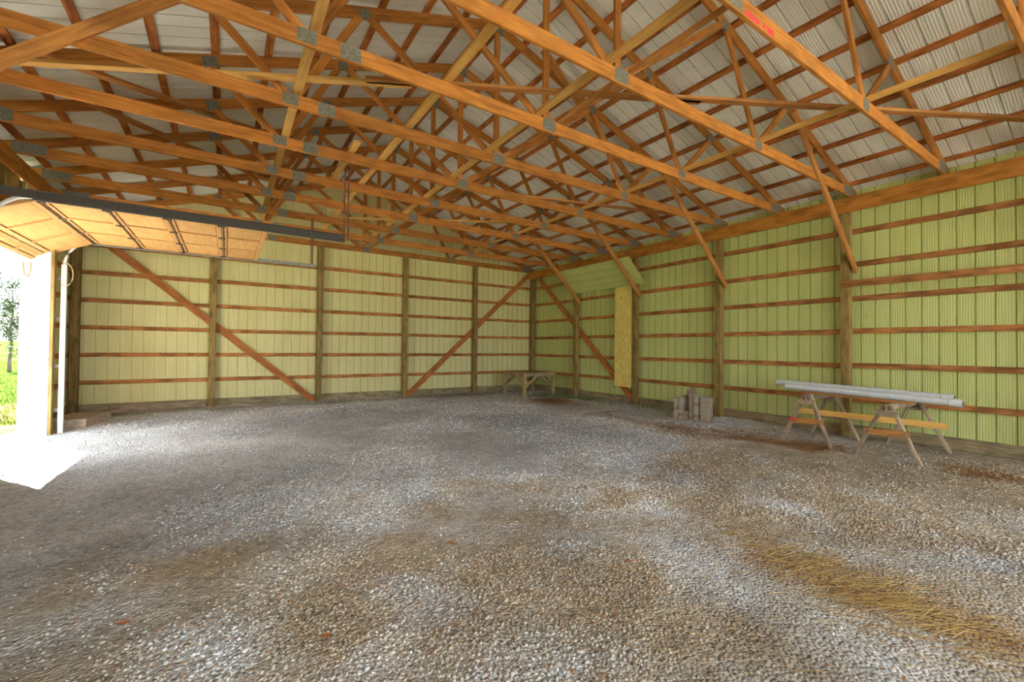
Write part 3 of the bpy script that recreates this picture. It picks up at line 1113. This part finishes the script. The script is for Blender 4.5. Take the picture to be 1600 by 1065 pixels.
def pipe(p0, p1, r, label):
    p0, p1 = Vector(p0), Vector(p1)
    d = (p1 - p0).normalized()
    t = empty('pipe', p0, label, 'pipe', 'grey plastic pipes on the sawhorses')
    n = 20
    x = d.cross(Vector((0, 0, 1))).normalized()
    y = d.cross(x)
    v, f = [], []
    prof = [(0, r - 0.006), (0, r), ((p1 - p0).length - 0.14, r), ((p1 - p0).length - 0.135, r + 0.006), ((p1 - p0).length, r + 0.006), ((p1 - p0).length, r - 0.004)]
    for s, rr in prof:
        for k in range(n):
            a_ = 2 * math.pi * k / n
            v.append(p0 + d * s + (x * math.cos(a_) + y * math.sin(a_)) * rr)
    for i in range(len(prof) - 1):
        for k in range(n):
            f.append((i * n + k, i * n + (k + 1) % n, (i + 1) * n + (k + 1) % n, (i + 1) * n + k))
    mesh_obj('pipe_wall', v, f, M['pipe'], t, False)
    L_ = (p1 - p0).length
    v = [p0 + d * s + (x * math.cos(2 * math.pi * k / n) + y * math.sin(2 * math.pi * k / n)) * (r - 0.006) for s in (0.0, L_) for k in range(n)]
    f = [(k, (k + 1) % n, (k + 1) % n + n, k + n) for k in range(n)]
    mesh_obj('pipe_bore', v, f, M['pipe_in'], t, True)


pipe((-0.88, -9.12, 0.838), (-0.82, -11.40, 0.766), 0.052, 'grey plastic pipe on the sawhorses, the one further from the wall')
pipe((-0.52, -8.80, 0.876), (-0.44, -11.24, 0.806), 0.052, 'grey plastic pipe on the sawhorses, the one nearer the wall')

# ------------------------------------------------ brick stack
bv, bf = cham_box(0.20, 0.095, 0.062, 0.004)
bme = bpy.data.meshes.new('brick')
bme.from_pydata(bv, [], bf)
bme.materials.append(M['brick'])
ax0 = Vector((-1.17, -6.84, 0))
axd = (Vector((-0.93, -7.72, 0)) - ax0).normalized()
perp = Vector((axd.y, -axd.x, 0))
if perp.x > 0:
    perp = -perp
rz = math.atan2(perp.y, perp.x)


def brick(u, w, z, turn=0.0, col='loose stack'):
    o = bpy.data.objects.new('brick', bme)
    p = ax0 + axd * u - perp * (0.10 + w)
    o.location = (p.x, p.y, z)
    o.rotation_euler = (0, 0, rz + turn + random.uniform(-0.03, 0.03))
    C.objects.link(o)
    tag(o, 'old tan brick in the %s' % col, 'brick', 'bricks stacked beside the wall post')


cols = [(0.04, 0.10, 3, 'low outer pile at the end of the stack'), (0.14, 0.0, 7, 'seven-high column of the stack'), (0.245, 0.0, 8, 'eight-high column of the stack'), (0.35, -0.02, 3, 'three-high pile in front of the stack'),
        (0.355, 0.20, 10, 'ten-high column at the back of the stack'), (0.46, 0.04, 11, 'tallest column of the stack'), (0.57, 0.0, 9, 'nine-high column of the stack')]
base = -0.005
for u, w, n, cn in cols:
    for i in range(n):
        brick(u + random.uniform(-0.006, 0.006), w + random.uniform(-0.012, 0.012), base + i * 0.0632, 0.0, cn)
for i in range(8):     # stretcher column at the end
    brick(0.745 + random.uniform(-0.01, 0.01), -0.02, base + i * 0.0632, math.pi / 2, 'sideways-laid column of the stack')
    brick(0.745 + random.uniform(-0.01, 0.01), 0.085, base + i * 0.0632, math.pi / 2, 'sideways-laid column of the stack')

# ------------------------------------------------ rough table in the back corner
def table():
    x0, x1, y0, y1, h = -1.74, -0.62, -2.0, -0.88, 0.70
    t = empty('rough_table', ((x0 + x1) / 2, (y0 + y1) / 2, 0), 'rough timber table with braced legs in the back corner', 'table')
    n = 6
    for i in range(n):
        yy = y0 - 0.03 + (y1 - y0 + 0.06) * (i + 0.5) / n
        board('top_plank', (x0 - 0.06, yy, h - 0.012), (x1 + 0.06 + random.uniform(-0.03, 0.03), yy, h - 0.012), (y1 - y0 + 0.06) / n - 0.006, 0.024, M['table'], t, (0, 1, 0))
    for yy in (y0, y1):
        board('apron', (x0, yy, h - 0.07), (x1, yy, h - 0.07), 0.09, 0.035, M['grey_wood'], t)
    for xx in (x0, x1):
        board('apron', (xx, y0, h - 0.07), (xx, y1, h - 0.07), 0.09, 0.035, M['grey_wood'], t)
    for xx in (x0, x1):
        for yy in (y0, y1):
            box('leg', xx - 0.045, xx + 0.045, yy - 0.045, yy + 0.045, -0.06, h - 0.025, M['table'], t)
            sx = 1 if xx == x0 else -1
            sy = 1 if yy == y0 else -1
            board('leg_brace', (xx, yy, 0.25), (xx, yy + sy * 0.5, h - 0.08), 0.07, 0.03, M['table'], t)
            board('leg_brace', (xx, yy, 0.25), (xx + sx * 0.5, yy, h - 0.08), 0.07, 0.03, M['table'], t)


table()

# ---------------------------------------------------------------- gravel stones
PHI = (1 + 5 ** 0.5) / 2
ICO_V = np.array([(-1, PHI, 0), (1, PHI, 0), (-1, -PHI, 0), (1, -PHI, 0), (0, -1, PHI), (0, 1, PHI), (0, -1, -PHI), (0, 1, -PHI), (PHI, 0, -1), (PHI, 0, 1), (-PHI, 0, -1), (-PHI, 0, 1)]) / math.hypot(1, PHI)
ICO_F = np.array([(0, 11, 5), (0, 5, 1), (0, 1, 7), (0, 7, 10), (0, 10, 11), (1, 5, 9), (5, 11, 4), (11, 10, 2), (10, 7, 6), (7, 1, 8), (3, 9, 4), (3, 4, 2), (3, 2, 6), (3, 6, 8), (3, 8, 9), (4, 9, 5), (2, 4, 11), (6, 2, 10), (8, 6, 7), (9, 8, 1)])
OCT_V = np.array([(1, 0, 0), (-1, 0, 0), (0, 1, 0), (0, -1, 0), (0, 0, 1), (0, 0, -1)], float)
OCT_F = np.array([(0, 2, 4), (2, 1, 4), (1, 3, 4), (3, 0, 4), (2, 0, 5), (1, 2, 5), (3, 1, 5), (0, 3, 5)])


def scatter(n, rmin, rmax, power):
    """points on the floor, thinning with distance from where one stands at the doorway end"""
    r = (rng.random(n) * (rmax ** power - rmin ** power) + rmin ** power) ** (1 / power)
    a = rng.uniform(math.radians(-62), math.radians(122), n)      # angle from +Y towards +X
    x, y = -9.46 + r * np.sin(a), -13.02 + r * np.cos(a)
    ok = (x > XL + 0.35) & (x < 0.03) & (y > -LEN + 0.1) & (y < 0.03)
    ok &= ~((x > -12.2) & (x < -11.45) & (y > -2.15) & (y < -0.85))
    ok &= ~((x > -1.3) & (x < -0.7) & (y > -7.85) & (y < -6.75))
    return x[ok], y[ok], r[ok]


def stones(name, n, rmin, rmax, power, smin, smax, BV, BF, label):
    x, y, r = scatter(n, rmin, rmax, power)
    patch = fbm(x, y, 0.7, 81, 4)
    keep = rng.random(x.size) < np.clip((patch - 0.44) * 8.0, 0.05, 1.0)
    x, y, r = x[keep], y[keep], r[keep]
    k = x.size
    s = rng.uniform(smin, smax, k) * (0.7 + 0.6 * rng.random(k)) * (1 + r * 0.03)
    nv = len(BV)
    jit = BV[None] * rng.uniform(0.65, 1.25, (k, nv, 1))
    an = rng.uniform(0, 2 * math.pi, k)
    tl = rng.uniform(-0.6, 0.6, k)
    ca, sa, ct, st = np.cos(an), np.sin(an), np.cos(tl), np.sin(tl)
    sc = np.stack([s * rng.uniform(0.8, 1.5, k), s, s * rng.uniform(0.5, 0.85, k)], 1)
    v = jit * sc[:, None, :]
    vy, vz = v[:, :, 1] * ct[:, None] - v[:, :, 2] * st[:, None], v[:, :, 1] * st[:, None] + v[:, :, 2] * ct[:, None]
    vx = v[:, :, 0]
    X = vx * ca[:, None] - vy * sa[:, None] + x[:, None]
    Y = vx * sa[:, None] + vy * ca[:, None] + y[:, None]
    Z = vz + (ground_h(x, y) + s * 0.15)[:, None]
    V = np.stack([X, Y, Z], -1).reshape(-1, 3)
    F = (BF[None] + (np.arange(k) * nv)[:, None, None]).reshape(-1, 3)
    base = ground_col(x, y)
    g = rng.uniform(0.6, 1.4, (k, 1))
    cc = base * g
    tint = rng.random(k)
    cc[tint < 0.07] = np.array([0.40, 0.24, 0.13]) * g[tint < 0.07]
    cc[tint > 0.96] = np.array([0.55, 0.54, 0.51])
    cols = np.repeat(np.clip(cc, 0, 0.9), nv, axis=0)
    o = np_mesh(name, V, F, M['vcol'], cols)
    tag(o, label, 'gravel', None, 'stuff')


stones('near_gravel', 85000, 1.2, 5.2, 1.3, 0.0042, 0.0095, ICO_V, ICO_F, 'loose grey gravel stones scattered over the near floor')
stones('far_gravel', 150000, 4.7, 17.5, 1.1, 0.0065, 0.0125, OCT_V, OCT_F, 'small gravel stones scattered over the far floor')

# ---------------------------------------------------------------- straw, leaf litter, weeds
def strands(name, x, y, hfun, lmin, lmax, wid, colfun, label, cat, upright=0.1, sweep=None):
    k = x.size
    an = rng.uniform(0, 2 * math.pi, k) if sweep is None else rng.normal(sweep, 0.45, k)
    l = rng.uniform(lmin, lmax, k)
    el_ = np.abs(rng.normal(upright, 0.25 if upright < 0.6 else 0.3, k))
    d = np.stack([np.cos(an) * np.cos(el_), np.sin(an) * np.cos(el_), np.sin(el_)], 1)
    p0 = np.stack([x, y, hfun(x, y) + 0.006], 1)
    bend = np.stack([np.zeros(k), np.zeros(k), -0.18 * l * rng.random(k) * np.sin(el_) + 0.01 * rng.random(k)], 1)
    p1 = p0 + d * (l * 0.5)[:, None] + np.array([0, 0, 0.004])
    p2 = p0 + d * l[:, None] + bend
    s = np.stack([-np.sin(an), np.cos(an), np.zeros(k)], 1) * wid
    u = np.array([0, 0, wid * 1.2])
    rings = []
    for p_, f in ((p0, 1.0), (p1, 0.9), (p2, 0.3)):
        rings += [p_ - s * f, p_ + s * f, p_ + u * f]
    V = np.stack(rings, 1).reshape(-1, 3)
    q = []
    for i in (0, 3):
        for a_, b_ in ((0, 1), (1, 2), (2, 0)):
            q.append((i + a_, i + b_, i + b_ + 3, i + a_ + 3))
    q = np.array(q)
    F = (q[None] + (np.arange(k) * 9)[:, None, None]).reshape(-1, 4)
    cols = np.repeat(colfun(k), 9, axis=0)
    o = np_mesh(name, V, F, M['vcol'], cols)
    return tag(o, label, cat, None, 'stuff')


def cloud(specs):
    xs, ys = [], []
    for cx, cy, sx, sy, rot, n in specs:
        a_, b_ = rng.normal(0, sx, n), rng.normal(0, sy, n)
        c_, s_ = math.cos(rot), math.sin(rot)
        xs.append(cx + a_ * c_ - b_ * s_)
        ys.append(cy + a_ * s_ + b_ * c_)
    x, y = np.concatenate(xs), np.concatenate(ys)
    ok = (x > XL + 0.05) & (x < 0.02) & (y > -LEN + 0.1) & (y < 0.02)
    return x[ok], y[ok]


def tint(a, b_):
    a, b_ = np.array(a), np.array(b_)
    return lambda k: a + (b_ - a) * rng.random((k, 1))


x, y = cloud([(-6.02, -11.1, 0.16, 0.25, 0, 110), (-5.98, -11.6, 0.16, 0.2, 0, 240), (-6.12, -12.0, 0.18, 0.2, 0, 330), (-6.2, -12.6, 0.25, 0.4, 0, 200),
              (-6.9, -11.6, 0.7, 0.5, 0, 60), (-8.0, -10.5, 1.5, 1.0, 0, 70), (-5.0, -11.5, 0.8, 0.8, 0, 60)])
strands('straw', x, y, ground_h, 0.05, 0.20, 0.0016, tint((0.36, 0.20, 0.05), (0.80, 0.60, 0.24)), 'golden dry straw strewn over the gravel', 'straw', 0.06, -1.3)


def leaf_litter(name, x, y, size, c0, c1, label):
    k = x.size
    an = rng.uniform(0, 2 * math.pi, k)
    s = rng.uniform(size * 0.5, size, k)
    ca, sa = np.cos(an), np.sin(an)
    loc = np.array([(-1, 0, 0.1), (-0.2, 0.55, 0.35), (1, 0.05, 0.15), (-0.1, -0.55, 0.3), (0.0, 0, 0.0)])
    v = loc[None] * s[:, None, None] * rng.uniform(0.7, 1.2, (k, 5, 1))
    X = v[:, :, 0] * ca[:, None] - v[:, :, 1] * sa[:, None] + x[:, None]
    Y = v[:, :, 0] * sa[:, None] + v[:, :, 1] * ca[:, None] + y[:, None]
    Z = v[:, :, 2] + (ground_h(x, y) + 0.008)[:, None]
    V = np.stack([X, Y, Z], -1).reshape(-1, 3)
    q = np.array([(0, 4, 1), (1, 4, 2), (2, 4, 3), (3, 4, 0)])
    F = (q[None] + (np.arange(k) * 5)[:, None, None]).reshape(-1, 3)
    o = np_mesh(name, V, F, M['vcol'], np.repeat(tint(c0, c1)(k), 5, axis=0))
    return tag(o, label, 'leaf litter', None, 'stuff')


n = 2600
yy = rng.uniform(-14.5, -5.5, n)
x, y = -1.9 + rng.normal(0, 0.45, n) - 0.12 * (yy + 9), yy
k_ = fbm(x, y, 0.9, 41, 4) > 0.47
x1, y1 = x[k_ & (x < 0)], y[k_ & (x < 0)]
x2, y2 = cloud([(-1.6, -3.2, 0.8, 1.1, 0, 500), (-3.0, -1.1, 1.6, 0.5, 0, 500), (-2.2, -5.2, 0.7, 0.9, 0, 300)])
leaf_litter('leaf_litter', np.concatenate([x1, x2]), np.concatenate([y1, y2]), 0.03, (0.16, 0.07, 0.025), (0.46, 0.22, 0.07), 'brown leaf litter drifted along the green wall')
x, y = cloud([(-6.0, -11.3, 0.25, 0.4, 0, 200), (-6.1, -12.1, 0.25, 0.4, 0, 260), (-7.2, -11.0, 1.0, 0.7, 0, 140), (-5.0, -12.0, 0.7, 0.7, 0, 160)])
leaf_litter('straw_chaff', x, y, 0.016, (0.25, 0.11, 0.03), (0.62, 0.33, 0.09), 'brown chaff lying among the golden straw')

# single dry leaves that stand out on the gravel
lv = [(-0.5, 0, 0.004), (-0.2, 0.28, 0.05), (0.25, 0.22, 0.06), (0.55, 0, 0.02), (0.25, -0.22, 0.05), (-0.2, -0.28, 0.06), (0, 0, 0.0), (-0.75, 0.02, 0.03)]
lf = [(0, 6, 1), (1, 6, 2), (2, 6, 3), (3, 6, 4), (4, 6, 5), (5, 6, 0), (0, 7, 5)]
lme = []
for cname, cc in (('tan_leaf', (0.72, 0.45, 0.20)), ('red_leaf', (0.50, 0.17, 0.07)), ('pale_leaf', (0.78, 0.55, 0.40))):
    me = bpy.data.meshes.new('dry_leaf')
    me.from_pydata(lv, [], lf)
    me.materials.append(plain(cname, cc, 0.8, 0, 0.2, 3))
    lme.append(me)
for i, (lx, ly, kind, s) in enumerate([(-8.37, -9.64, 0, 0.05), (-8.75, -9.23, 2, 0.05), (-7.98, -9.95, 1, 0.06), (-7.05, -10.9, 1, 0.05), (-7.3, -9.2, 0, 0.05),
                                       (-9.7, -8.9, 1, 0.05), (-9.9, -9.9, 1, 0.06), (-9.0, -10.6, 1, 0.06), (-6.9, -9.9, 1, 0.05), (-6.2, -10.0, 0, 0.05), (-7.6, -10.3, 2, 0.04), (-5.6, -10.4, 0, 0.05)]):
    o = bpy.data.objects.new('dry_leaf', lme[kind])
    o.location = (lx, ly, float(ground_h(np.array([lx]), np.array([ly]))[0]) + 0.012)
    o.rotation_euler = (random.uniform(-0.2, 0.2), random.uniform(-0.2, 0.2), random.uniform(0, 6.28))
    o.scale = (s, s, s)
    C.objects.link(o)
    tag(o, ['tan dry leaf lying alone on the gravel', 'reddish dry leaf lying alone on the gravel', 'pale pink dry leaf lying alone on the gravel'][kind], 'leaf', 'single dry leaves on the gravel')

x, y = cloud([(-0.5, -3.6, 0.16, 0.55, 0, 420), (-0.9, -2.5, 0.35, 0.5, 0, 350), (-0.25, -5.4, 0.15, 0.35, 0, 160), (-1.2, -1.9, 0.5, 0.3, 0, 160)])
strands('weeds', x, y, ground_h, 0.04, 0.12, 0.004, tint((0.09, 0.14, 0.02), (0.22, 0.26, 0.05)), 'short green weeds growing along the foot of the green wall', 'weeds', 0.9)

# ---------------------------------------------------------------- outside: grass, trees, hills
n = 26000
d = rng.random(n) ** 1.6 * 24 + 0.15
y = -1.0 + d * 1.5
x = -12.6 - (y + 3.0) * 0.29 + rng.uniform(-1.6, 1.6, n) * (1 + d * 0.06)
ok = (x < -12.5) | (y > 0.4)
x, y = x[ok], y[ok]
strands('lawn_grass', x, y, out_h, 0.05, 0.12, 0.004, tint((0.035, 0.065, 0.010), (0.075, 0.10, 0.02)), 'short green lawn grass outside the door', 'grass', 1.0)
n = 2600
d = rng.random(n) * 2.4 + 0.1
x = XL - 0.3 - d
y = -4.0 + rng.uniform(-0.9, 2.6, n)
ok = ~((np.abs(y + 4.9) < 1.6) & (d < 2.5))
strands('dry_weeds', x[ok], y[ok], out_h, 0.05, 0.16, 0.004, tint((0.15, 0.105, 0.03), (0.28, 0.19, 0.06)), 'dry yellow weeds at the edge of the doorway', 'weeds', 0.7)


def tree(base, h, spread, nleaf, label, lean=0.0):
    bx, by, bz = base
    t = empty('young_tree', base, label, 'tree', 'young trees beyond the lawn')
    pts = [(bx + lean * i / 6 * h * 0.1 + random.uniform(-0.04, 0.04), by + random.uniform(-0.04, 0.04), bz - 0.1 + (h + 0.1) * i / 6) for i in range(7)]
    tube('trunk', pts, [0.085 * (1 - 0.85 * i / 6) * h / 4.5 for i in range(7)], M['bark'], t, 7)
    tips = []
    for i in range(26):
        f = random.uniform(0.16, 0.98)
        k = f * 6
        i0 = min(int(k), 5)
        p = Vector(pts[i0]).lerp(Vector(pts[i0 + 1]), k - i0)
        an = random.uniform(0, 6.28)
        l = spread * (1.1 - f * 0.75) * random.uniform(0.6, 1.1)
        e = p + Vector((math.cos(an) * l * 0.7, math.sin(an) * l * 0.7, l * random.uniform(0.7, 1.3)))
        mid = p.lerp(e, 0.5) + Vector((0, 0, -0.08 * l))
        tube('branch', [p, mid, e], [0.02 * h / 4.5, 0.012 * h / 4.5, 0.005], M['bark'], t, 5)
        tips += [(p, e)] * 3
    V, F = [], []
    for i in range(nleaf):
        p, e = random.choice(tips)
        c = p.lerp(e, random.uniform(0.25, 1.1)) + Vector((random.gauss(0, 0.10), random.gauss(0, 0.10), random.gauss(0, 0.12))) * spread
        a_ = Vector((random.gauss(0, 1), random.gauss(0, 1), random.gauss(0, 1))).normalized() * random.uniform(0.05, 0.09)
        b_ = Vector((random.gauss(0, 1), random.gauss(0, 1), random.gauss(0, 1)))
        b_ = (b_ - a_ * b_.dot(a_) / a_.length_squared).normalized() * 0.035
        q = len(V)
        V += [c - a_, c + b_, c + a_, c - b_]
        F.append((q, q + 1, q + 2, q + 3))
    lo = mesh_obj('foliage', V, F, M['leaf'], t)
    lo['kind'] = 'stuff'


tree((-18.7, 19.7, -0.06), 4.6, 1.1, 1500, 'small leafy young tree on the lawn seen through the door')
tree((-22.3, 36.5, 0.05), 12.0, 2.0, 2600, 'tall thin sparse-leaved tree behind the white jamb')
tree((-29.0, 52.0, 0.1), 9.0, 2.2, 1800, 'further tree standing past the lawn trees')


def hills():
    k = 160
    an = np.linspace(math.radians(-140), math.radians(60), k)
    V, F = [], []
    for i, a_ in enumerate(an):
        h = 17 + 10 * float(vnoise(np.array([i * 0.14]), np.array([0.3]), 1.0, 91)[0]) + 3 * float(vnoise(np.array([i * 0.6]), np.array([4.3]), 1.0, 92)[0])
        for r_, z in ((360, -2), (400, h * 0.55), (450, h), (520, h * 0.8), (600, -2)):
            V.append((XC + r_ * math.sin(a_), r_ * math.cos(a_), z))
    for i in range(k - 1):
        for j in range(4):
            F.append((i * 5 + j, i * 5 + j + 1, i * 5 + j + 6, i * 5 + j + 5))
    o = mesh_obj('hills', V, F, M['hill'], None, True)
    tag(o, 'low blue-grey hills on the far skyline', None, None, 'structure')


hills()
